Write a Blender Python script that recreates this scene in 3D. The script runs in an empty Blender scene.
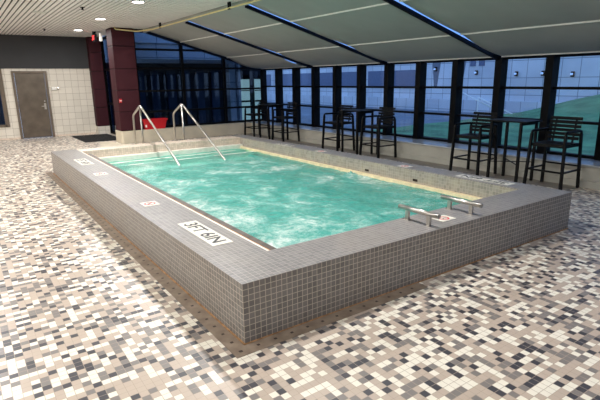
import bpy, bmesh, math, random
from mathutils import Vector, Matrix, noise
R = math.radians
S = bpy.context.scene
COL = S.collection
random.seed(7)

# ------------------------------------------------------------------ camera
cd = bpy.data.cameras.new('camera'); cam = bpy.data.objects.new('camera', cd); COL.objects.link(cam)
YAW, PITCH, ROLL, FPX = 0.60716, -0.24610, -0.01473, 480.17
fw = Vector((math.sin(YAW)*math.cos(PITCH), math.cos(YAW)*math.cos(PITCH), math.sin(PITCH)))
rt = Vector((math.cos(YAW), -math.sin(YAW), 0)); up = rt.cross(fw)
r2 = rt*math.cos(ROLL)+up*math.sin(ROLL); u2 = -rt*math.sin(ROLL)+up*math.cos(ROLL)
m = Matrix((r2, u2, -fw)).transposed().to_4x4(); m.translation = Vector((-1.382, -2.687, 1.782))
cam.matrix_world = m
cd.sensor_width = 36; cd.lens = FPX/600*36; cd.clip_end = 300
S.camera = cam

# ------------------------------------------------------------------ world, exposure
w = bpy.data.worlds.new('dusk_sky'); S.world = w; w.use_nodes = True
nt = w.node_tree; nt.nodes.clear()
o = nt.nodes.new('ShaderNodeOutputWorld'); b = nt.nodes.new('ShaderNodeBackground')
tc = nt.nodes.new('ShaderNodeTexCoord'); sp = nt.nodes.new('ShaderNodeSeparateXYZ'); cr = nt.nodes.new('ShaderNodeValToRGB')
cr.color_ramp.elements[0].position = 0.0; cr.color_ramp.elements[0].color = (.32, .46, .70, 1)
cr.color_ramp.elements[1].position = 0.9; cr.color_ramp.elements[1].color = (.12, .27, .62, 1)
nt.links.new(tc.outputs['Generated'], sp.inputs[0]); nt.links.new(sp.outputs['Z'], cr.inputs[0])
nt.links.new(cr.outputs[0], b.inputs[0]); b.inputs[1].default_value = 2.3
nt.links.new(b.outputs[0], o.inputs[0])
vs = S.view_settings
vs.view_transform = 'Standard'; vs.look = 'None'; vs.gamma = 1; vs.exposure = 0.0; vs.use_curve_mapping = False
LAMP_W = 66.0

# ------------------------------------------------------------------ materials
def srgb(r, g, b):
    f = lambda c: (c/255/12.92) if c/255 <= .04045 else ((c/255+.055)/1.055)**2.4
    return (f(r), f(g), f(b), 1)
class NT:
    def __init__(s, name):
        s.m = bpy.data.materials.new(name); s.m.use_nodes = True
        s.t = s.m.node_tree; s.b = s.t.nodes['Principled BSDF']; s.o = s.t.nodes['Material Output']
    def n(s, typ, **kw):
        x = s.t.nodes.new('ShaderNode'+typ)
        for k, v in kw.items(): setattr(x, k, v)
        return x
    def l(s, a, b): s.t.links.new(a, b)
    def math(s, op, a, b=None, c=None):
        x = s.n('Math', operation=op)
        for i, v in enumerate((a, b, c)):
            if v is None: continue
            if isinstance(v, (int, float)): x.inputs[i].default_value = v
            else: s.l(v, x.inputs[i])
        return x.outputs[0]
    def vmath(s, op, a, b=None):
        x = s.n('VectorMath', operation=op)
        for i, v in enumerate((a, b)):
            if v is None: continue
            if isinstance(v, (tuple, list)): x.inputs[i].default_value = v
            else: s.l(v, x.inputs[i])
        return x.outputs[0]
    def mix(s, f, a, b):
        x = s.n('Mix', data_type='RGBA')
        if isinstance(f, (int, float)): x.inputs[0].default_value = f
        else: s.l(f, x.inputs[0])
        for i, v in ((6, a), (7, b)):
            if isinstance(v, tuple): x.inputs[i].default_value = v
            else: s.l(v, x.inputs[i])
        return x.outputs[2]
    def ramp(s, f, stops, const=False):
        x = s.n('ValToRGB'); e = x.color_ramp
        if const: e.interpolation = 'CONSTANT'
        while len(e.elements) < len(stops): e.elements.new(.5)
        for el, (p, c) in zip(e.elements, stops): el.position = p; el.color = c
        s.l(f, x.inputs[0]); return x.outputs[0]
    def set(s, **kw):
        names = dict(color='Base Color', rough='Roughness', metal='Metallic', spec='Specular IOR Level', coat='Coat Weight', trans='Transmission Weight')
        for k, v in kw.items():
            i = s.b.inputs[names[k]]
            if isinstance(v, (int, float, tuple)): i.default_value = v
            else: s.l(v, i)
        return s
    def bump(s, h, strength=.3, dist=.002):
        x = s.n('Bump'); x.inputs['Strength'].default_value = strength; x.inputs['Distance'].default_value = dist
        s.l(h, x.inputs['Height']); s.l(x.outputs[0], s.b.inputs['Normal'])
def plain(name, col, rough=.6, metal=0, var=.06, scale=8, spec=.5):
    k = NT(name); g = k.n('NewGeometry'); nz = k.n('TexNoise'); nz.inputs['Scale'].default_value = scale; nz.inputs['Detail'].default_value = 4
    tco = k.n('TexCoord'); k.l(tco.outputs['Object'], nz.inputs['Vector'])
    lo = tuple(c*(1-var*1.6) for c in col[:3])+(1,); hi = tuple(min(1, c*(1+var*1.6)) for c in col[:3])+(1,)
    k.set(color=k.ramp(nz.outputs[0], [(.3, lo), (.7, hi)]), rough=rough, metal=metal, spec=spec)
    return k.m
def emit(name, col, s):
    k = NT(name); k.b.inputs['Base Color'].default_value = col
    k.b.inputs['Emission Color'].default_value = col; k.b.inputs['Emission Strength'].default_value = s
    return k.m
def tiles(name, size, groutw, stops, grout, rough=.4, offs=(0, 0, 0), const=True, bump=.25, tone_patch=None):
    """square tiles on every axis aligned face, cut in object coordinates"""
    k = NT(name); t = k.n('TexCoord'); g = k.n('NewGeometry')
    pos = k.vmath('ADD', t.outputs['Object'], offs)
    sc = k.vmath('DIVIDE', pos, (size, size, size))
    an = k.vmath('ABSOLUTE', g.outputs['True Normal'])
    ins = k.vmath('MULTIPLY', g.outputs['True Normal'], (-.3, -.3, -.3))
    cell = k.vmath('FLOOR', k.vmath('ADD', sc, ins))
    wn = k.n('TexWhiteNoise', noise_dimensions='3D'); k.l(cell, wn.inputs['Vector'])
    fr = k.vmath('FRACTION', sc)
    d = k.vmath('ABSOLUTE', k.vmath('SUBTRACT', fr, (.5, .5, .5)))
    sx = k.n('SeparateXYZ'); k.l(d, sx.inputs[0]); nx = k.n('SeparateXYZ'); k.l(an, nx.inputs[0])
    hw = groutw/size/2; mm = None
    for i in range(3):
        v = k.math('MULTIPLY', sx.outputs[i], k.math('LESS_THAN', nx.outputs[i], .7))
        mm = v if mm is None else k.math('MAXIMUM', mm, v)
    mr = k.n('MapRange'); k.l(mm, mr.inputs[0])
    mr.inputs[1].default_value = .5-hw*1.3; mr.inputs[2].default_value = .5-hw*.7
    col = k.ramp(wn.outputs['Value'], stops, const)
    if tone_patch:
        nz = k.n('TexNoise'); nz.inputs['Scale'].default_value = tone_patch[1]; k.l(t.outputs['Object'], nz.inputs['Vector']); nz.inputs['Detail'].default_value = 5
        f = k.ramp(nz.outputs[0], [(.45, (0, 0, 0, 1)), (.75, (1, 1, 1, 1))])
        col = k.mix(k.math('MULTIPLY', f, tone_patch[2]), col, tone_patch[0])
    k.set(color=k.mix(mr.outputs[0], col, grout), rough=rough)
    k.bump(k.math('SUBTRACT', 1.0, mr.outputs[0]), bump, .002)
    return k.m

M = {}
TAN, CRM, GRY, DRK = srgb(190, 174, 160), srgb(236, 230, 216), srgb(130, 124, 121), srgb(68, 67, 74)
M['floor'] = tiles('floor_mosaic', .051, .003, [(0, TAN), (.38, CRM), (.67, GRY), (.86, DRK)], srgb(172, 156, 140), rough=.36)
M['tub'] = tiles('grey_mosaic', .045, .0045, [(0, srgb(124, 120, 118)), (.5, srgb(131, 127, 125)), (.8, srgb(116, 112, 110))], srgb(202, 192, 176), rough=.42, tone_patch=(srgb(128, 116, 106), 1.6, .35))
M['tub_top'] = tiles('grey_mosaic_top', .045, .004, [(0, srgb(128, 125, 126)), (.5, srgb(136, 132, 133)), (.8, srgb(121, 118, 120))], srgb(174, 168, 160), rough=.38, tone_patch=(srgb(150, 140, 130), 1.6, .35))
M['cream_tile'] = tiles('cream_mosaic', .045, .003, [(0, srgb(220, 204, 188)), (.5, srgb(228, 212, 196)), (.8, srgb(210, 194, 178))], srgb(178, 162, 146), rough=.4)
M['inner_tile'] = tiles('inner_mosaic', .045, .003, [(0, srgb(148, 142, 134)), (.5, srgb(158, 151, 142)), (.8, srgb(138, 132, 124))], srgb(188, 178, 164), rough=.35, tone_patch=(srgb(190, 176, 150), 3, .5))
M['wall_tile'] = tiles('wall_tile', .215, .007, [(0, srgb(222, 216, 204)), (.5, srgb(226, 220, 208)), (.8, srgb(218, 212, 200))], srgb(150, 138, 124), rough=.25, offs=(.03, 0, .08))
M['basin'] = plain('pool_plaster', srgb(120, 205, 200), .6)
M['lip'] = plain('gutter_stone', srgb(232, 214, 176), .45, var=.08, scale=14)
M['dark_slot'] = plain('dark_gutter', srgb(92, 80, 74), .5, var=.3)
M['rust2'] = plain('rusty_channel_joint', srgb(176, 122, 70), .7, var=.25, scale=12)
M['rust'] = plain('rusty_joint', srgb(160, 122, 84), .7, var=.3, scale=20)
M['white_edge'] = plain('white_edge_tile', srgb(240, 236, 226), .4)
M['drain'] = plain('drain_metal', srgb(142, 128, 114), .5, .3, var=.15, scale=9)
k = NT('drain_grate'); t = k.n('TexCoord'); sx = k.n('SeparateXYZ'); k.l(t.outputs['Object'], sx.inputs[0]); X_, Y_ = sx.outputs[0], sx.outputs[1]
def band(v, lo, hi): return k.math('MULTIPLY', k.math('GREATER_THAN', v, lo), k.math('LESS_THAN', v, hi))
def slots_(v): return k.math('LESS_THAN', k.math('FRACT', k.math('DIVIDE', k.math('ADD', v, 4.0), .14)), .16)
hole = k.math('MAXIMUM', k.math('MULTIPLY', band(X_, -.076, -.054), slots_(Y_)), k.math('MULTIPLY', band(Y_, -.076, -.054), slots_(X_)))
nz0 = k.n('TexNoise'); nz0.inputs['Scale'].default_value = 9; k.l(t.outputs['Object'], nz0.inputs['Vector'])
k.set(color=k.mix(hole, k.ramp(nz0.outputs[0], [(.3, srgb(120, 104, 90)), (.7, srgb(150, 134, 118))]), srgb(52, 38, 30)), rough=.5)
M['grate'] = k.m
M['drain_hole'] = plain('drain_hole_dark', srgb(40, 28, 22), .8)
M['steel'] = plain('brushed_steel', srgb(190, 186, 180), .33, 1, var=.04)
M['frame'] = plain('dark_anodised_frame', srgb(9, 10, 14), .6, .0, var=.1, spec=.12)
M['black_metal'] = plain('black_powder_coat', srgb(10, 10, 11), .55, .0, var=.1, spec=.2)
M['cream_stone'] = plain('cream_cast_stone', srgb(208, 198, 178), .55, var=.05, scale=3)
M['grey_stone'] = plain('greige_cast_stone', srgb(176, 173, 163), .6, var=.05, scale=3)
M['strip_stone'] = tiles('plain_floor_tile', .2, .004, [(0, srgb(134, 126, 116)), (.5, srgb(142, 134, 124)), (.8, srgb(128, 120, 112))], srgb(110, 102, 94), rough=.45)
M['sill'] = plain('sill_laminate', srgb(176, 180, 184), .22, var=.03)
M['slat'] = plain('ceiling_slat_paint', srgb(250, 248, 245), .45, var=.02)
M['plenum'] = plain('black_plenum', srgb(24, 22, 22), .9)
M['charcoal'] = plain('charcoal_paint', srgb(52, 53, 56), .7, var=.05, scale=2)
M['burgundy'] = plain('burgundy_panel', srgb(62, 29, 36), .65, var=.08, scale=3, spec=.15)
M['brown_metal'] = plain('bronze_metal', srgb(108, 98, 88), .32, .55, var=.14, scale=3)
M['brown_frame'] = plain('bronze_frame', srgb(112, 100, 88), .4, .4, var=.06)
M['fabric'] = plain('grey_shade_fabric', srgb(168, 171, 167), .85, var=.03, scale=2)
M['hem'] = plain('pale_hem_bar', srgb(232, 231, 226), .45, var=.03)
M['pipe'] = plain('pale_yellow_pipe', srgb(224, 208, 150), .4, var=.04)
M['rubber'] = plain('black_rubber', srgb(26, 26, 28), .8, var=.2, scale=40)
M['red'] = plain('red_plastic', srgb(196, 22, 34), .35, var=.05)
M['white'] = plain('white_plastic', srgb(238, 236, 230), .4)
M['letter'] = plain('black_tile_letter', srgb(34, 32, 36), .4)
M['redink'] = plain('red_tile_ink', srgb(206, 60, 66), .4)
M['sign'] = tiles('white_sign_tile', .05, .003, [(0, srgb(236, 232, 220)), (.5, srgb(242, 238, 228)), (.8, srgb(230, 226, 214))], srgb(206, 198, 184), rough=.35)
M['concrete'] = tiles('facade_concrete', .85, .03, [(0, srgb(206, 208, 212)), (.5, srgb(214, 216, 220)), (.8, srgb(198, 200, 206))], srgb(130, 134, 144), rough=.8, tone_patch=(srgb(160, 166, 176), .35, .6))
M['blue_panel'] = plain('dark_blue_panel', srgb(40, 56, 84), .5, var=.2, scale=.8)
M['dark_panel'] = plain('dark_recess_panel', srgb(16, 22, 36), .6, var=.2)
M['dark_window'] = plain('dark_window_glass', srgb(70, 88, 122), .3)
M['grass'] = plain('mown_grass', srgb(92, 132, 88), .9, var=.25, scale=1.2)
M['asphalt'] = plain('road_asphalt', srgb(120, 124, 132), .9, var=.12, scale=1)
M['mid_grey'] = plain('plain_grey', srgb(112, 116, 128), .8)  # even grey for facade patches, pier joint and the room beyond
M['lamp_glow'] = emit('wall_lamp_glow', (.5, .7, 1, 1), .45)
M['lamp_disc'] = emit('downlight_lens', (1, .97, .9, 1), 9)
M['door_glow'] = emit('lit_doorway', (.62, .80, .66, 1), .75)
M['exit_glow'] = emit('exit_red_glow', (1, .03, .03, 1), .7)

# glass: clear architectural pane
def glass_mat(name, tint, rough):
    k = NT(name); tr = k.n('BsdfTransparent'); g = k.n('NewGeometry')
    k.l(k.mix(g.outputs['Backfacing'], tint, (1, 1, 1, 1)), tr.inputs[0])
    gl = k.n('BsdfGlossy'); gl.inputs['Roughness'].default_value = rough; gl.inputs['Color'].default_value = (.9, .93, 1, 1)
    fr = k.n('Fresnel'); fr.inputs[0].default_value = 1.45; mx = k.n('MixShader')
    k.l(k.math('MULTIPLY', fr.outputs[0], k.math('SUBTRACT', 1.0, g.outputs['Backfacing'])), mx.inputs[0])
    k.l(tr.outputs[0], mx.inputs[1]); k.l(gl.outputs[0], mx.inputs[2]); k.l(mx.outputs[0], k.o.inputs[0])
    return k.m
M['glass'] = glass_mat('window_glass', (.80, .88, .95, 1), .02)
M['tint'] = glass_mat('tinted_glass', (.26, .35, .46, 1), .03)

k = NT('skylight_panel'); tl = k.n('BsdfTranslucent'); tl.inputs[0].default_value = (.75, .85, 1, 1); tr = k.n('BsdfTransparent'); tr.inputs[0].default_value = (.85, .92, 1, 1)
mx = k.n('MixShader'); mx.inputs[0].default_value = .45; k.l(tl.outputs[0], mx.inputs[1]); k.l(tr.outputs[0], mx.inputs[2]); k.l(mx.outputs[0], k.o.inputs[0])
M['skylight'] = k.m
# bubbling water: turquoise body with drifting foam
k = NT('whirlpool_water'); t = k.n('TexCoord')
def nz(scale, det, dis, vec=None, rgh=.6):
    x = k.n('TexNoise'); x.inputs['Scale'].default_value = scale; x.inputs['Detail'].default_value = det
    x.inputs['Distortion'].default_value = dis; x.inputs['Roughness'].default_value = rgh
    k.l(vec or t.outputs['Object'], x.inputs['Vector']); return x.outputs[0]
mp = k.n('Mapping'); mp.inputs['Scale'].default_value = (1, .8, 1); mp.inputs['Rotation'].default_value = (0, 0, .5)
k.l(t.outputs['Object'], mp.inputs[0])
big = nz(.55, 3, .6, mp.outputs[0]); mid = nz(2.6, 10, .7, mp.outputs[0], .74); fine = nz(15, 8, .5, None, .8)
foam = k.math('ADD', k.math('MULTIPLY', mid, .6), k.math('MULTIPLY', fine, .4))
foam = k.math('ADD', foam, k.math('MULTIPLY', k.math('SUBTRACT', big, .5), .5))
fm = k.ramp(foam, [(.47, (0, 0, 0, 1)), (.54, (.3, .3, .3, 1)), (.64, (1, 1, 1, 1))])
body = k.ramp(k.math('ADD', k.math('MULTIPLY', big, .5), k.math('MULTIPLY', mid, .5)), [(.35, srgb(70, 172, 160)), (.62, srgb(124, 212, 200))])
k.set(color=k.mix(fm, body, srgb(236, 246, 242)), rough=.15, spec=.35)
k.bump(k.math('ADD', k.math('MULTIPLY', mid, .7), k.math('MULTIPLY', fine, .3)), .8, .05)
tr = k.n('BsdfTransparent'); tr.inputs[0].default_value = (.55, .92, .88, 1); mx = k.n('MixShader')
mr = k.n('MapRange'); k.l(fm, mr.inputs[0]); mr.inputs[3].default_value = .30; mr.inputs[4].default_value = .05
sy = k.n('SeparateXYZ'); k.l(t.outputs['Object'], sy.inputs[0]); my = k.n('MapRange'); k.l(sy.outputs['Y'], my.inputs[0])
my.inputs[1].default_value = 5.6; my.inputs[2].default_value = 7.0; my.inputs[3].default_value = 0; my.inputs[4].default_value = .55
k.l(k.math('ADD', mr.outputs[0], my.outputs[0]), mx.inputs[0]); k.l(k.b.outputs[0], mx.inputs[1]); k.l(tr.outputs[0], mx.inputs[2]); k.l(mx.outputs[0], k.o.inputs[0])
M['water'] = k.m

# ------------------------------------------------------------------ mesh helpers
class MB:
    def __init__(s): s.bm = bmesh.new()
    def box(s, x0, x1, y0, y1, z0, z1, bev=0, mat=None):
        vs_ = [s.bm.verts.new((x, y, z)) for x in (x0, x1) for y in (y0, y1) for z in (z0, z1)]
        if mat: [setattr(v, 'co', mat @ v.co) for v in vs_]
        fs = [s.bm.faces.new([vs_[i] for i in q]) for q in ((0, 1, 3, 2), (4, 6, 7, 5), (0, 4, 5, 1), (2, 3, 7, 6), (0, 2, 6, 4), (1, 5, 7, 3))]
        if bev:
            ed = list({e for f in fs for e in f.edges})
            bmesh.ops.bevel(s.bm, geom=ed, offset=bev, segments=2, affect='EDGES', profile=.6)
        return s
    def bar(s, a, b, wx, wy, bev=0, side=None):
        """box beam from a to b"""
        a, b = Vector(a), Vector(b); d = b-a; L = d.length; z = d/L
        x = Vector(side) if side else (Vector((1, 0, 0)) if abs(z.x) < .9 else Vector((0, 1, 0)))
        x = (x-z*x.dot(z)).normalized(); y = z.cross(x)
        mt = Matrix((x, y, z)).transposed().to_4x4(); mt.translation = a
        return s.box(-wx/2, wx/2, -wy/2, wy/2, 0, L, bev, mt)
    def tube(s, pts, r, seg=10, cap=True):
        pts = [Vector(p) for p in pts]; rings = []; n = len(pts)
        prev = None
        for i, p in enumerate(pts):
            d = (pts[min(i+1, n-1)]-pts[max(i-1, 0)]).normalized()
            if prev is None:
                ref = Vector((0, 0, 1)) if abs(d.z) < .9 else Vector((1, 0, 0)); x = (ref-d*ref.dot(d)).normalized()
            else: x = (prev-d*prev.dot(d)).normalized()
            prev = x; y = d.cross(x); rr = r[i] if isinstance(r, (list, tuple)) else r
            rings.append([s.bm.verts.new(p+(x*math.cos(t)+y*math.sin(t))*rr) for t in [2*math.pi*j/seg for j in range(seg)]])
        for a, b_ in zip(rings, rings[1:]):
            for j in range(seg):
                f = s.bm.faces.new((a[j], a[(j+1) % seg], b_[(j+1) % seg], b_[j])); f.smooth = True
        if cap: s.bm.faces.new(rings[0][::-1]); s.bm.faces.new(rings[-1])
        return s
    def disc(s, c, r, h, seg=20, ax='z'):
        c = Vector(c); v = {'z': Vector((0, 0, 1)), 'x': Vector((1, 0, 0)), 'y': Vector((0, 1, 0))}[ax]
        return s.tube([c, c+v*h], r, seg)
    def prism(s, poly, y0, y1, plane='xz'):
        f = (lambda a, b, t: (a, t, b)) if plane == 'xz' else ((lambda a, b, t: (a, b, t)) if plane == 'xy' else (lambda a, b, t: (t, a, b)))
        A = [s.bm.verts.new(f(a, b, y0)) for a, b in poly]; B = [s.bm.verts.new(f(a, b, y1)) for a, b in poly]
        n = len(poly); s.bm.faces.new(A); s.bm.faces.new(B[::-1])
        for i in range(n): s.bm.faces.new((A[i], B[i], B[(i+1) % n], A[(i+1) % n]))
        return s
    def go(s, name, mat, parent=None, kind=None, label=None):
        bmesh.ops.recalc_face_normals(s.bm, faces=s.bm.faces)
        me = bpy.data.meshes.new(name); s.bm.to_mesh(me); s.bm.free()
        ob = bpy.data.objects.new(name, me); COL.objects.link(ob)
        me.materials.append(mat if not isinstance(mat, str) else M[mat])
        if parent: ob.parent = parent
        if kind: ob['kind'] = kind
        if label: ob['label'] = label
        return ob
def tag(o, label, cat, group=None):
    o['label'] = label; o['category'] = cat
    if group: o['group'] = group
    return o
def thing(name, label, cat, loc=(0, 0, 0), rz=0, group=None):
    o = bpy.data.objects.new(name, None); COL.objects.link(o); o.location = loc; o.rotation_euler = (0, 0, rz)
    o.empty_display_size = .1
    return tag(o, label, cat, group)
def copy_tree(o, parent=None):
    c = o.copy(); COL.objects.link(c)
    if parent: c.parent = parent
    for ch in [x for x in bpy.data.objects if x.parent == o]: copy_tree(ch, c)
    return c
def text(body, size, name, mat, parent, loc, rot, depth=.002, sx=1.0, bold=.0):
    cu = bpy.data.curves.new(name, 'FONT'); cu.body = body; cu.size = size; cu.extrude = depth; cu.align_x = 'CENTER'; cu.align_y = 'CENTER'; cu.offset = bold
    t = bpy.data.objects.new('tmp', cu); COL.objects.link(t)
    dg = bpy.context.evaluated_depsgraph_get(); me = bpy.data.meshes.new_from_object(t.evaluated_get(dg))
    bpy.data.objects.remove(t)
    ob = bpy.data.objects.new(name, me); COL.objects.link(ob); me.materials.clear(); me.materials.append(M[mat])
    ob.location = loc; ob.rotation_euler = rot; ob.scale = (sx, 1, 1); ob.parent = parent
    return ob

# ------------------------------------------------------------------ large structure
XG, YF, YW = 7.5, 12.3, 15.65      # window glazing, far glazing, far wall
CE = 3.28                           # flat ceiling
def slope(x): return CE-(x-3.5)*(CE-2.17)/4.0
MB().box(-8, 7.9, -5, YF+.1, -.2, 0).box(-8, 2.99, YF+.1, 15.9, -.2, 0).go('floor', 'floor', kind='structure')
f = MB(); 
x = -7.95
while x < 3.40:
    f.box(x, x+.069, -5, 12.3, CE, CE+.012) if x > 2.85 else f.box(x, x+.069, -5, YW, CE, CE+.012)
    x += .1
c = f.go('ceiling', 'slat', kind='structure')
MB().box(-8, 3.5, -5, 15.9, CE+.12, CE+.2).go('ceiling', 'plenum', kind='structure')
MB().box(3.43, 3.5, -5, YF, CE-.085, CE+.24).go('trim_1', 'fabric', kind='structure')
MB().box(-8.2, -8, -5.2, 15.9, -.2, CE+.2).go('wall_left', 'wall_tile', kind='structure')
MB().box(-8, 7.9, -5.2, -5, -.2, CE+.2).go('wall_back', 'charcoal', kind='structure')
# far wall with door and window openings
DX0, DX1 = .155, 1.18; WX0, WX1 = -1.55, -.10
fw_ = MB()
fw_.box(DX1, 2.97, YW, YW+.2, -.1, 2.25).box(WX1, DX0, YW, YW+.2, -.1, 2.25).box(WX0, WX1, YW, YW+.2, -.1, .42).box(-8, WX0, YW, YW+.2, -.1, 2.25)
fw_.box(DX0, DX1, YW, YW+.2, 2.17, 2.25)
fw_.go('wall_far', 'wall_tile', kind='structure')
MB().box(-8, 2.97, YW-.03, YW+.2, 2.25, CE+.2).go('wall_far', 'charcoal', kind='structure')
MB().box(-8, DX0-.002, YW-.012, YW, 0, .06).box(DX1, 2.5, YW-.012, YW, 0, .06).go('baseboard_far', 'cream_tile', kind='structure')
# steel door
dr = MB().box(DX0+.085, DX1-.085, YW-.01, YW+.035, .012, 2.10, .004).go('door_1', 'brown_metal', kind='structure')
MB().box(DX0, DX0+.075, YW-.05, YW+.1, 0, 2.17, .004).box(DX1-.075, DX1, YW-.05, YW+.1, 0, 2.17, .004).box(DX0+.076, DX1-.076, YW-.05, YW+.1, 2.10, 2.17, .004).go('door_frame', 'brown_frame', dr)
hd = MB().box(DX1-.20, DX1-.14, YW-.025, YW-.01, .93, 1.13, .005).tube([(DX1-.17, YW-.03, 1.04), (DX1-.17, YW-.07, 1.04), (DX1-.29, YW-.075, 1.035)], .012).disc((DX1-.17, YW-.03, 1.2), .022, .02, 12, 'y')
hd.go('door_handle', 'steel', dr)
# interior window left of the door
w1 = MB().box(WX1-.12, WX1, YW-.04, YW+.1, .42, 2.25, .004).box(WX0, WX0+.07, YW-.04, YW+.1, .42, 2.25, .004).box(WX0+.07, WX1-.07, YW-.04, YW+.1, .42, .49, .004).box(WX0+.07, WX1-.07, YW-.04, YW+.1, 2.19, 2.25, .004).go('window_1', 'brown_frame', kind='structure')
MB().box(WX0+.07, WX1-.07, YW+.02, YW+.03, .49, 2.19).go('glass', 'tint', w1)
MB().box(-3, -.2, 16.9, 17, 0, 3).box(-3, -.2, YW+.25, 17, -.1, 0).box(-.2, -.1, YW+.25, 17, 0, 3).go('wall_room_beyond', 'mid_grey', kind='structure')

# entrance glazing beside the columns
dg = MB()
for y in (12.68, 14.05, 15.5): dg.box(2.97, 3.05, y-.05, y+.05, 0, CE)
for z in (.04, 1.05, 2.2, CE-.05): dg.box(2.98, 3.04, 12.73, 15.45, z-.04, z+.04)
d2 = dg.go('door_2', 'frame', kind='structure')
MB().box(3.005, 3.015, 12.73, 15.45, .08, CE-.09).go('glass', 'tint', d2)
MB().tube([(2.955, 14.2, .95), (2.90, 14.2, .95), (2.90, 14.2, 1.35), (2.955, 14.2, 1.35)], .014).go('door_handle', 'steel', d2)

# burgundy panelled columns
def column(name, x0, x1, y0, y1, z0, zt, joints, label):
    t = thing(name, label, 'column', ((x0+x1)/2, (y0+y1)/2, z0))
    zs = [z0]+joints+[zt]
    for a, b_ in zip(zs, zs[1:]):
        o_ = MB().box(x0, x1, y0, y1, a+.008, b_-.008, .012).go('panel', 'burgundy', t)
        o_.matrix_parent_inverse = Matrix.Translation(t.location).inverted()
    o_ = MB().box(x0+.012, x1-.012, y0+.012, y1-.012, z0, zt).go('core', 'frame', t); o_.matrix_parent_inverse = Matrix.Translation(t.location).inverted()
    return t
column('column', 2.45, 3.07, 12.02, 12.6, .37, CE-.004, [.93, 1.55, 2.15, 2.78], 'wide burgundy panelled column standing on the pale ledge behind the red tub')
column('column', 2.52, 2.92, 15.3, 15.6, .28, CE-.004, [.93, 1.55, 2.15, 2.78], 'narrow burgundy panelled column against the tiled far wall behind the black mat')
MB().box(2.52, 2.92, 15.28, 15.62, 0, .28).go('trim_2', 'wall_tile', kind='structure')

# low ledge under the far glazing
pl = MB().prism([(2.48, 12.0), (7.5, 12.0), (7.5, 12.42), (3.07, 12.42), (3.07, 12.62), (2.43, 12.62), (2.43, 12.05)], 0, .365, 'xy').go('wall_ledge', 'cream_stone', kind='structure')
MB().box(2.48, 6.84, 11.985, 12.0, 0, .07).go('baseboard_far', 'cream_stone', kind='structure')

# far glazing
fz = MB(); vx = [3.12, 4.58, 6.02]
for x in vx: fz.box(x-.04, x+.04, YF-.06, YF+.08, .366, slope(max(x, 3.5))-.03)
for z in (.397, .88, 1.5, 2.17, 2.72):
    xe = min(7.44, 3.5+(CE-z)*4/1.11) - (.0 if z < 2.1 else .1)
    fz.box(3.02, xe, YF-.04, YF+.06, z-.03, z+.03)
fz.prism([(3.0, CE-.08), (3.5, CE-.08), (7.55, 2.17-.08), (7.55, 2.17+.02), (3.5, CE+.02), (3.0, CE+.02)], YF-.05, YF+.07)
w2 = fz.go('window_2', 'frame', kind='structure')
g = MB().prism([(3.0, .37), (7.55, .37), (7.55, 2.12), (3.5, CE-.06), (3.0, CE-.06)], YF+.0, YF+.008); g.go('glass', 'tint', w2)

# low wall and sill under the long window row
MB().box(6.83, 7.9, -5, 12.0, 0, .345).go('wall_right', 'grey_stone', kind='structure')
MB().box(6.79, 6.83, -5, 11.98, 0, .11, .004).go('baseboard_right', 'grey_stone', kind='structure')
MB().box(6.80, 7.44, -5, 12.0, .347, .375, .005).go('trim_3', 'sill', kind='structure')
ys = [-5+.0]+[2.06+1.015*i for i in range(-6, 10)]+[12.28]
ys = sorted(set(round(y, 3) for y in ys if y > -4.9)) 
ys = [-4.95]+ys
n = 3
for a, b_ in zip(ys, ys[1:]):
    f = MB()
    f.box(7.36, 7.58, b_-.085, b_+.055, .376, 2.20) if b_ < 12.2 else f.box(7.40, 7.58, b_-.13, b_, .376, 2.20)
    for z, hh in ((.40, .025), (.98, .022), (1.565, .024), (2.15, .05)):
        f.box(7.44, 7.56, a+.055, b_-.085, z-hh, z+hh)
    o_ = f.go('window_%d' % n, 'frame', kind='structure'); n += 1
    MB().box(7.50, 7.508, a+.055, b_-.085, .42, 2.10).go('glass', 'glass', o_)
MB().box(7.36, 7.62, -5, YF, 2.20, 2.26).go('trim_4', 'frame', kind='structure')

# skylight: rafters, glass
nr = 5
for i, y in enumerate((-2.98, .03, 3.07, 6.12, 9.17, 12.17)):
    MB().prism([(3.51, slope(3.51)-.12), (7.36, slope(7.36)-.12), (7.36, slope(7.36)-.056), (3.51, slope(3.51)-.056)], y-.028, y+.028).go('trim_%d' % nr, 'frame', kind='structure'); nr += 1
sg = MB().prism([(3.4, slope(3.4)+.18), (7.7, slope(7.7)+.18), (7.7, slope(7.7)+.19), (3.4, slope(3.4)+.19)], -5, YF+.2)
sg.go('window_30', 'skylight', kind='structure')

# ------------------------------------------------------------------ outside
MB().box(7.95, 60, -30, 12.6, -.4, -.12).box(3.1, 60, 12.6, 60, -.4, -.12).go('ground', 'asphalt', kind='structure')
g = MB(); bm = g.bm
def hz(x, y):
    e = 1.5*math.exp(-((x-20.0)/3.8)**2)*(1/(1+math.exp((y-8.0)/1.2)))
    return -.1+e+ .05*noise.noise(Vector((x*.4, y*.4, 0)))
N1, N2 = 26, 45; grid = [[bm.verts.new((11+i*.42, -6+j*.38, hz(11+i*.42, -6+j*.38))) for j in range(N2)] for i in range(N1)]
for i in range(N1-1):
    for j in range(N2-1): fc = bm.faces.new((grid[i][j], grid[i+1][j], grid[i+1][j+1], grid[i][j+1])); fc.smooth = True
g.go('lawn', 'grass', kind='structure')
B = thing('building', 'pale concrete building seen through the long row of windows', 'building', (22, 18, -.12))
def ch(mb, name, mat, par=B):
    o_ = mb.go(name, mat, par); o_.matrix_parent_inverse = Matrix.Translation(B.location).inverted(); return o_
ch(MB().box(22, 23, -14, 46, -.12, 8), 'wall', 'concrete')
for y in (14.2, 13.65): ch(MB().box(21.96, 22.0, y-.17, y+.17, 2.35, 2.75), 'window', 'dark_window')
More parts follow.
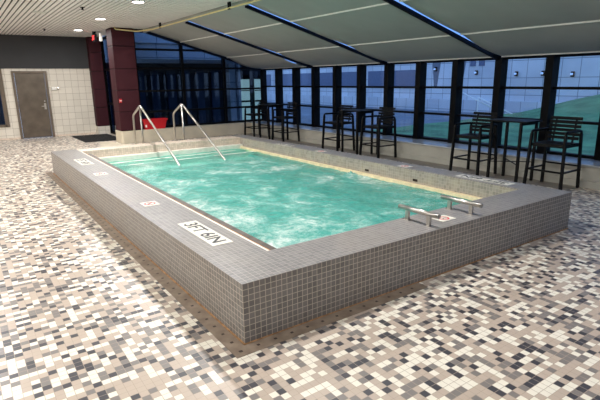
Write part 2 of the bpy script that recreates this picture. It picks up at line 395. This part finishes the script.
for y0, y1 in ((17.8, 22.5), (23.2, 28), (28.8, 34.5), (35.3, 42)): ch(MB().box(21.95, 22.0, y0, y1, 1.15, 2.25), 'window', 'dark_window')
for y, z in ((16.7, 2.25), (13.92, 2.0), (11.58, 1.9), (10.2, 1.9), (8.8, 1.84), (6.2, 1.8)):
    lp = ch(MB().box(21.88, 22, y-.07, y+.07, z-.12, z+.12, .02), 'wall_lamp', 'frame')
    q = MB().disc((21.8, y, z), .05, .08, 14, 'x').go('lens', 'lamp_glow', lp)
for y, z in ((16.7, 2.1), (14.9, 2.5)):
    ch(MB().prism([(y-.35, z+.9), (y+.35, z+.9), (y+.1, z-.9), (y-.1, z-.9)], 21.985, 22.0, 'yz'), 'tone_patch', 'mid_grey')  # tapered darker grey patches set on the facade
ch(MB().box(21.7, 22.0, 8.5, 46, -.12, .55), 'plinth', 'concrete')
rl = thing('stair_rail', 'pale sloping handrails beside the grass bank outside', 'rail', (18, 11, -.12))
for dy in (0, .9):
    q = MB().tube([(18, 12.0-dy*1.2, 1.15-.3*dy), (18, 10.2-dy*1.2, .45-.3*dy)], .03, 8).tube([(18, 12.0-dy*1.2, -.1), (18, 12-dy*1.2, 1.15-.3*dy)], .025, 8).go('rail_bar', 'white', rl)
    q.matrix_parent_inverse = Matrix.Translation(rl.location).inverted()
# wing beyond the far glazing
B2 = thing('building', 'dark blue panelled building wing with lit doors beyond the far glazing', 'building', (7, 17, -.12))
def ch2(mb, name, mat, par=B2):
    o_ = mb.go(name, mat, par); o_.matrix_parent_inverse = Matrix.Translation(B2.location).inverted(); return o_
ch2(MB().box(3.2, 10.6, 17.3, 18, -.12, 2.5), 'wall', 'dark_panel')
x = 3.2
while x < 8.3:
    ch2(MB().box(x, x+.30+.12*random.random(), 17.2, 17.3, -.1, 2.2), 'blue_panel', 'blue_panel'); x += .66
ch2(MB().box(8.55, 9.1, 16.9, 17.3, -.12, 2.5), 'pier', 'concrete')
ch2(MB().box(8.85, 8.97, 16.86, 16.9, -.12, 2.5), 'pier_joint', 'mid_grey')
for a, b_ in ((9.25, 9.72), (9.98, 10.5)):
    dn = ch2(MB().box(a-.06, b_+.06, 17.24, 17.3, -.1, 2.0), 'door', 'frame')
    MB().box(a, b_, 17.22, 17.24, 0, 1.82).go('glass', 'door_glow', dn)
    for z0_, z1_ in ((.80, .88), (1.3, 1.34)): MB().box(a, b_, 17.2, 17.22, z0_, z1_).go('rail', 'frame', dn)
ch2(MB().box(3.2, 10.6, 13.6, 18, 2.5, 2.995), 'canopy', 'concrete')
ch2(MB().box(3.2, 10.6, 13.5, 18.2, 3.0, 6.0), 'upper_wall', 'concrete')

# ------------------------------------------------------------------ raised pool
W, L, H = 4.39, 8.05, .45
wl, wf, wr, yb = .474, .457, .335, 7.62
P = thing('raised_pool', 'raised whirlpool tub clad in small grey mosaic tiles on the patterned floor', 'pool')
MB().box(0, wl, 0, L, 0, H-.006).box(wl, W, 0, wf, 0, H-.006).box(W-wr, W, wf, L, 0, H-.006).go('side_wall', 'tub', P)
tp = MB()
def ring(bm, x0, x1, y0, y1): tp.box(x0, x1, y0, y1, H-.006, H)
ring(tp, 0, wl, 0, L); ring(tp, wl, W, 0, wf); ring(tp, W-wr, W, wf, L)
tp.go('rim', 'tub_top', P)
MB().box(wl, W-wr, yb, L, 0, H-.002).go('far_rim', 'cream_tile', P, label='cream tiled far rim')
# inner faces
MB().box(W-wr-.012, W-wr, wf, yb, .1, H-.012).go('inner_wall', 'inner_tile', P)
lp = MB().box(W-wr-.085, W-wr-.012, wf+.0, yb-.08, .17, .252, .008)
MB().box(wl+.17, W-wr-.012, yb-.14, yb, .10, .30, .006).go('far_ledge', 'white_edge', P)
lp.go('gutter_lip', 'lip', P, label='pale cream lip above the water')
MB().box(wl, wl+.022, wf+.001, yb-.001, .38, .449).go('edge_strip', 'white_edge', P)
MB().box(wl+.022, wl+.05, wf+.001, yb-.081, .36, .436).go('joint_strip', 'rust2', P)
MB().box(wl+.05, wl+.165, wf+.001, yb-.081, .10, .40).go('gutter_channel', 'dark_slot', P)
bs = MB().box(wl, W-wr, wf, yb, -.6, -.5)
bs.go('basin_floor', 'basin', P)
st = MB()
for i in range(4): st.box(wl+.17, W-wr-.02, yb-.1-.32*(i+1), yb-.08-.32*i, -.5, .17-i*.13, .01)
st.go('step', 'white_edge', P)
for q_, z_ in ((.42, .214), (.80, .208)): MB().box(wl+.17, W-wr-.09, yb-q_, yb-q_+.05, z_-.06, z_, .006).go('step_nosing', 'white_edge', P)
MB().box(wl+.17, W-wr-.03, wf, wf+.02, -.5, .15).box(W-wr-.03, W-wr-.012, wf, yb, -.5, .1).go('basin_wall', 'basin', P)
# drains in lip
for y in (3.1, 2.05): MB().box(W-wr-.02, W-wr-.012-.006, y, y+.09, .28, .315).go('skimmer_hole', 'drain_hole', P)
# water
g = MB(); bm = g.bm; NX, NY = 110, 230; x0, x1, y0, y1 = wl+.167, W-wr-.06, wf+.001, yb-.05
def hw(x, y):
    v = Vector((x, y, 0)); a = noise.noise(v*1.7)*.012+noise.noise(v*4.2+Vector((3, 1, 0)))*.010+noise.noise(v*10)*.006+abs(noise.noise(v*7+Vector((9, 0, 4))))*.008
    for jx, jy, s_ in ((3.85, 3.35, .05), (3.85, 6.55, .045), (3.0, .9, .012), (1.6, 4.4, .02), (2.6, 3.0, .02)):
        a += s_*math.exp(-((x-jx)**2+(y-jy)**2)/.012)*(1+noise.noise(v*40))
    return .205+a
gr = [[bm.verts.new((x0+(x1-x0)*i/NX, y0+(y1-y0)*j/NY, hw(x0+(x1-x0)*i/NX, y0+(y1-y0)*j/NY))) for j in range(NY+1)] for i in range(NX+1)]
for i in range(NX):
    for j in range(NY): fc = bm.faces.new((gr[i][j], gr[i+1][j], gr[i+1][j+1], gr[i][j+1])); fc.smooth = True
wo = g.go('pool_water', 'water'); wo['kind'] = 'stuff'; tag(wo, 'bubbling turquoise water filling the raised tub', 'water')

# trench drain round the foot of the tub
T = thing('trench_drain', 'brown slotted floor drain running along the foot of the grey tub', 'drain')
MB().box(-.125, -.006, -.125, L+.2, -.02, .004).box(-.006, 1.75, -.125, -.006, -.02, .004).go('grate', 'grate', T)
MB().box(-.012, -.001, -.012, L, .0, .012).box(-.001, W, -.012, -.001, 0, .008).go('rust_joint', 'rust', T)

# depth and warning markers
def marker(name, cx, cy, lx, ly, rz, txt, label, kind='depth', group=None):
    t = thing(name, label, 'sign', (cx, cy, H), rz)
    MB().box(-lx/2, lx/2, -ly/2, ly/2, 0, .003).go('plate', 'sign', t)
    if kind == 'depth':
        text(txt, ly*.95, 'lettering', 'letter', t, (0, -.005, .0035), (0, 0, 0), .0008, sx=lx/(ly*.95*len(txt)*.56), bold=.0025)
    else:
        r_ = min(lx, ly)*.38; q = MB()
        for i in range(24):
            c0, c1 = i*math.pi/12, (i+1)*math.pi/12
            q.prism([(R_*math.cos(c_), R_*math.sin(c_)) for R_, c_ in ((r_, c0), (r_, c1), (r_*.74, c1), (r_*.74, c0))], .0032, .0044, 'xy')
        bmesh.ops.remove_doubles(q.bm, verts=q.bm.verts, dist=1e-5)
        d_ = r_*.56; e_ = r_*.1
        q.prism([(-d_-e_, d_-e_), (-d_+e_, d_+e_), (d_+e_, -d_+e_), (d_-e_, -d_-e_)], .0032, .0044, 'xy').go('prohibition_ring', 'redink', t)
        MB().prism([(-.5*r_, -.2*r_), (.1*r_, .12*r_), (.5*r_, -.3*r_), (.38*r_, -.42*r_), (.08*r_, -.08*r_), (-.42*r_, -.36*r_)], .0046, .0054, 'xy').go('diver', 'letter', t)
    return t
marker('depth_marker', .265, 1.22, .80, .19, -math.pi/2, '3FT 6IN', 'long white tile marker reading 3FT 6IN on the near left rim')
marker('depth_marker', .25, 6.22, .74, .2, -math.pi/2, '3FT 6IN', 'white tile depth marker at the far left corner of the rim')
marker('warning_marker', .215, 2.57, .2, .17, -math.pi/2, '', 'small red and white tile marker on the left rim nearest the long depth marker', 'ban')
marker('warning_marker', .21, 4.83, .2, .18, -math.pi/2, '', 'small red and white tile marker near the far end of the left rim', 'ban')
marker('warning_marker', 2.32, .2, .2, .15, 0, '', 'small red and white tile marker between the two grab bars', 'ban')
marker('depth_marker', 4.21, 1.06, .8, .17, math.pi/2, '3FT 6IN', 'white tile depth marker on the right rim before the nearest stools')
marker('depth_marker', 4.12, 5.75, .55, .13, math.pi/2, '3FT 6IN', 'white tile depth marker on the right rim by the farthest stools')
marker('warning_marker', 4.16, 2.42, .2, .15, math.pi/2, '', 'small marker on the right rim just left of the nearest stools', 'ban')
marker('warning_marker', 4.14, 4.54, .2, .15, math.pi/2, '', 'small marker on the right rim before the middle stools', 'ban')

# ------------------------------------------------------------------ grab bars on the front rim
def grab(label, x):
    t = thing('grab_bar', label, 'grab bar', (x, .26, H))
    MB().tube([(0, -.245, .112), (0, .235, .112)], .024, 14).go('rail', 'steel', t)
    for y in (-.13, .13):
        MB().box(-.013, .013, y-.022, y+.022, .003, .10, .004).box(-.026, .026, y-.034, y+.034, 0, .004).go('post', 'steel', t)
grab('short steel grab bar on the front rim, the left one of two', 2.02)
grab('short steel grab bar on the front rim, the right one of two', 2.65)

# ------------------------------------------------------------------ pool handrails
def arc(pts, r, k=6):
    pts = [Vector(p) for p in pts]; out = [pts[0]]
    for a, b_, c_ in zip(pts, pts[1:], pts[2:]):
        p0 = b_+(a-b_).normalized()*r; p1 = b_+(c_-b_).normalized()*r
        for i in range(k+1):
            t = i/k; out.append(p0*(1-t)**2+b_*2*t*(1-t)+p1*t*t)
    out.append(pts[-1]); return out
def rail(x, label):
    t = thing('pool_handrail', label, 'handrail', (x, 8.55, 0))
    MB().tube(arc([(0, .40, 0), (0, .38, 1.02), (0, -.22, 1.265), (0, -2.45, .16), (0, -2.62, .06)], .10), .024, 12).go('rail', 'steel', t)
    MB().tube([(0, -.2, 0), (0, -.2, 1.235)], .022, 12).go('post', 'steel', t)
    for y in (.40, -.2): MB().disc((0, y, 0), .05, .015, 16).go('flange', 'steel', t)
rail(1.95, 'curved steel handrail into the pool, the left one before the red tub')
rail(2.93, 'curved steel handrail into the pool, the right one')

# ------------------------------------------------------------------ bar stools and tables
def make_stool(label, loc):
    t = thing('bar_stool', label, 'stool', loc, 0, None)
    hx, hy = .275, .30
    for s_ in (-1, 1):
        for e in (-1, 1):   # e=-1 front (towards pool)
            MB().bar((e*hx, s_*hy, 0), (e*(hx-.035), s_*(hy-.03), .88),   .052, .036, .004, side=(1, 0, 0)).go('leg', 'black_metal', t)
        MB().tube(arc([(-(hx-.035), s_*(hy-.03), .87), (-(hx-.035), s_*(hy-.03), .925), (hx-.035, s_*(hy-.03), .925), (hx-.035, s_*(hy-.03), .87)], .05), .022, 8).go('armrest', 'black_metal', t)
        MB().bar((-.26, s_*(hy-.01), .30), (.26, s_*(hy-.01), .30), .034, .022).go('stretcher', 'black_metal', t)
    MB().bar((-.262, -.28, .30), (-.262, .28, .30), .016, .03).go('footrest', 'black_metal', t)
    MB().bar((.262, -.28, .36), (.262, .28, .36), .016, .026).go('stretcher', 'black_metal', t)
    MB().box(-.235, .235, -.27, .27, .68, .71, .004).go('seat_frame', 'black_metal', t)
    q = MB()
    for i in range(6): q.box(-.235+i*.08, -.235+i*.08+.066, -.262, .262, .712, .732, .003)
    q.go('seat', 'black_metal', t)
    for s_ in (-1, 1): MB().bar((.20, s_*.16, .70), (.285, s_*.16, 1.13), .016, .028).go('back_stile', 'black_metal', t)
    for i in range(6):
        z = .80+i*.062; x = .20+(z-.70)*.085/.43-.016
        MB().bar((x, -.255, z), (x, .255, z), .014, .049, .004, side=(1, 0, 0)).go('back_slat', 'black_metal', t)
    return t
s0 = make_stool('black slatted bar stool nearest the camera, right of the nearest tall table', (6.425, 1.30, 0))
for lab, y in (('black slatted bar stool just left of the nearest tall table', 2.80), ('black slatted bar stool right of the middle tall table', 5.36),
               ('black slatted bar stool left of the middle tall table', 6.80), ('black slatted bar stool right of the farthest tall table', 9.25),
               ('black slatted bar stool in the far corner, left of the farthest tall table', 10.95)):
    c = copy_tree(s0); c.location = (6.425, y, 0); c['label'] = lab
def make_table(label, loc, sy=.36):
    t = thing('bar_table', label, 'table', loc)
    MB().box(-.25, .25, -sy, sy, 1.03, 1.055, .006).go('tabletop', 'black_metal', t)
    for a in (-1, 1):
        for b_ in (-1, 1): MB().bar((a*.235, b_*.27, 0), (a*.235, b_*.27, 1.03), .042, .042, .004).go('leg', 'black_metal', t)
    for a in (-1, 1): MB().bar((a*.235, -.25, .33), (-a*.235, .25, .33+.002*a), .014, .014).go('cross_brace', 'black_metal', t)
    for e in (-.28, .262): MB().box(-.215, .215, e, e+.018, .985, 1.028).go('apron', 'black_metal', t)
    return t
tb = make_table('black tall table between the two nearest stools', (6.42, 2.04, 0))
for lab, y in (('black tall table between the two middle stools', 6.08), ('black tall table between the two farthest stools', 10.05)):
    c = copy_tree(tb); c.location = (6.42, y, 0); c['label'] = lab

# ------------------------------------------------------------------ red tub, mat, wall items
t = thing('plastic_tub', 'red plastic tub standing on the ledge behind the left handrail', 'tub', (3.485, 12.15, .366)); t.scale = (.94, .94, 1.08)
q = MB(); bm = q.bm
def loop(hx_, hy_, z): return [bm.verts.new((a, b_, z)) for a, b_ in ((-hx_, -hy_), (hx_, -hy_), (hx_, hy_), (-hx_, hy_))]
r1 = loop(.33, .09, 0); r_2 = loop(.40, .125, .27); r3 = loop(.385, .11, .27); r4 = loop(.315, .078, .015)
for A_, B_ in ((r1, r_2), (r_2, r3), (r3, r4)):
    for i in range(4): bm.faces.new((A_[i], A_[(i+1) % 4], B_[(i+1) % 4], B_[i]))
bm.faces.new(r1[::-1]); bm.faces.new(r4)
q.go('body', 'red', t)
MB().box(-.425, .425, -.145, -.122, .245, .285, .006).box(-.425, .425, .122, .145, .245, .285, .006).box(-.425, -.398, -.122, .122, .245, .285, .006).box(.398, .425, -.122, .122, .245, .285, .006).go('rim', 'red', t)
MB().box(-.325, -.27, -.112, -.102, .06, .13, .002).go('sticker', 'white', t)

mt_ = thing('floor_mat', 'black rubber entrance mat in front of the narrow burgundy column', 'mat', (2.18, 14.2, 0))
MB().box(-.55, .62, -1.1, 1.05, 0.001, .012, .004).go('base', 'rubber', mt_)
q = MB()
for i in range(34): q.box(-.52, .59, -1.06+i*.062, -1.06+i*.062+.035, .012, .017)
q.go('ribs', 'rubber', mt_)
MB().box(6.38, 6.79, 1.02, 11.98, 0.0005, .004).go('floor_strip', 'strip_stone', kind='structure')
MB().prism([(2.0, 12.9), (2.36, 12.95), (2.36, 11.95), (2.6, 11.95), (2.6, L+.25), (1.5, L+.25), (1.3, 9.5)], 0.0005, .004, 'xy').go('floor_path', 'cream_stone', kind='structure')

t = thing('wall_block', 'small white rounded block on the tiled far wall beside the steel door', 'fixture', (1.36, YW-.012, 1.6))  # plain white block with a smaller steel block at one end
MB().box(-.10, .06, -.05, 0, -.05, .05, .018).go('body', 'white', t)
MB().box(.062, .14, -.035, 0, -.03, .03, .01).go('end_block', 'steel', t)
t = thing('pull_station', 'small red alarm box on the side of the wide burgundy column', 'alarm', (2.51, 12.02, 1.25))
MB().box(-.035, .035, -.035, 0, -.055, .055, .004).go('box', 'red', t)
MB().box(-.03, .03, -.045, -.036, -.01, .015, .002).go('handle', 'white', t)
t = thing('exit_sign', 'red lit exit sign hung from the ceiling before the narrow column', 'sign', (2.33, 13.5, CE))
MB().box(-.05, .05, -.02, .02, -.08, 0).go('stem', 'frame', t)
MB().box(-.035, .035, -.16, .16, -.30, -.08, .006).go('housing', 'frame', t)
text('EXIT', .17, 'lettering', 'exit_glow', t, (-.038, 0, -.19), (R(90), 0, R(-90)), .001, sx=.85, bold=.003)
t = thing('emergency_light', 'small white emergency light beside the exit sign', 'lamp', (2.48, 13.4, CE))
MB().box(-.02, .02, -.02, .02, -.1, 0).go('stem', 'white', t)
MB().box(-.04, .04, -.08, .08, -.28, -.1, .01).go('head', 'white', t)

# ------------------------------------------------------------------ roller blinds under the skylight
xs = [3.49, 4.50, 6.06, 7.34]
rows = ['upper', 'middle', 'lower']
bays = [(-2.98, .03), (.03, 3.07), (3.07, 6.12), (6.12, 9.17), (9.17, 12.17)]
where = ['behind the camera', 'nearest the camera', 'second bay from the camera', 'third bay from the camera', 'farthest bay by the far glazing']
for bi, (ya, yb_) in enumerate(bays):
    for ri in range(3):
        xa, xb = xs[ri]+.03, xs[ri+1]; t = thing('skylight_blind', 'grey sagging fabric blind, %s row, %s' % (rows[ri], where[bi]), 'blind', (xa, ya, slope(xa)), 0, 'grey blinds under the skylight')
        if bi == 0 and ri < 2: pass
        q = MB(); bm = q.bm; n_ = 14; mY = 10; sag = (.008, .022, .10 if bi == 4 else .04)[ri]; top = []; bot = []
        yl, yr = ya+.05, yb_-.05-(.055 if True else 0)
        yl, yr = ya+.04, yb_-.095
        for i in range(n_+1):
            u = i/n_; x = (xb-xa)*u; row = []
            for j in range(mY+1):
                v = j/mY; z = slope(xa+x)-slope(xa)-.05-sag*math.sin(math.pi*u)**.9-.008*math.sin(v*9+bi*2+ri)*math.sin(math.pi*u)
                row.append((x, yl-ya+(yr-yl)*v, z))
            top.append([bm.verts.new(p_) for p_ in row]); bot.append([bm.verts.new((p_[0], p_[1], p_[2]-.003)) for p_ in row])
        for i in range(n_):
            for j in range(mY):
                for G_ in (top, bot):
                    fc = bm.faces.new((G_[i][j], G_[i+1][j], G_[i+1][j+1], G_[i][j+1])); fc.smooth = True
        for i in range(n_):
            for j in (0, mY): bm.faces.new((top[i][j], top[i+1][j], bot[i+1][j], bot[i][j]))
        q.go('fabric', 'fabric', t)
        MB().box(xb-xa-.016, xb-xa+.016, yl-ya-.01, yr-ya+.01, slope(xb)-slope(xa)-.074, slope(xb)-slope(xa)-.045, .006).go('hem_bar', 'hem', t)

# ------------------------------------------------------------------ pipe along the ceiling edge
t = thing('ceiling_pipe', 'pale yellow pipe running along the edge of the slatted ceiling', 'pipe', (3.3, 4, 3.19))
q = MB().tube(arc([(3.3, -4.8, 3.17), (3.3, 11.0, 3.17), (3.08, 11.75, 3.17), (2.5, 11.8, 3.21), (2.5, 11.8, 3.27)], .05), .018, 10).go('pipe', 'pipe', t)
q.matrix_parent_inverse = Matrix.Translation(t.location).inverted()
for y in (10.4, 6.4, 2.4, -1.6):
    q = MB().box(3.285, 3.315, y-.05, y+.05, 3.145, 3.28).go('hanger', 'frame', t); q.matrix_parent_inverse = Matrix.Translation(t.location).inverted()
# sprinklers, sensors
def sprinkler(x, y, label, mat='frame'):
    t = thing('sprinkler', label, 'sprinkler', (x, y, CE))
    MB().disc((0, 0, -.012), .045, .012, 14).go('plate', mat, t); MB().disc((0, 0, -.05), .018, .038, 10).disc((0, 0, -.056), .03, .006, 10).go('head', mat, t)
sprinkler(1.0, 8.44, 'dark sprinkler head on the slatted ceiling left of the near downlight')
sprinkler(.95, 13.3, 'tiny dark sprinkler head on the slatted ceiling above the steel door')
t = thing('ceiling_strip', 'short pale strip fixture on the slatted ceiling', 'fixture', (.35, 9.55, CE))
MB().box(-.13, .13, -.025, .025, -.03, 0, .004).go('body', 'hem', t); MB().box(-.10, .10, -.015, .015, -.04, -.03, .003).go('lens', 'white', t)
sprinkler(-.13, 13.0, 'pale sprinkler head at the left end of the slatted ceiling', 'hem')

# ------------------------------------------------------------------ downlights
def downlight(x, y, label, group=None, power=1.0):
    t = thing('downlight', label, 'lamp', (x, y, CE), 0, group)
    MB().disc((0, 0, -.012), .13, .012, 24).go('trim_ring', 'white', t)
    MB().disc((0, 0, -.016), .108, .004, 24).go('lens', 'lamp_disc', t)
    ld = bpy.data.lights.new('downlight_lamp', 'AREA'); ld.shape = 'DISK'; ld.size = .22; ld.energy = LAMP_W*power; ld.color = (1, .975, .945)
    lo = bpy.data.objects.new('lamp', ld); COL.objects.link(lo); lo.location = (0, 0, -.02); lo.parent = t
downlight(1.83, 13.2, 'round ceiling downlight farthest away, near the burgundy columns')
downlight(1.76, 10.2, 'round ceiling downlight, middle one of the visible three')
downlight(1.76, 7.2, 'round ceiling downlight nearest the top edge of the photo')
for x, y in ((1.76, 4.2), (1.76, 1.2), (1.76, -1.9), (-2.0, -1.8), (-2.0, 1.2), (-2.0, 4.2), (-2.0, 7.2), (-2.0, 10.2), (-2.0, 13.2), (-5.5, 0), (-5.5, 5), (-5.5, 10)):
    downlight(x, y, 'round ceiling downlight outside the view', 'downlights outside the view', .85 if (x < 0 and y < 3) else (.6 if y < 0 else 1.1))
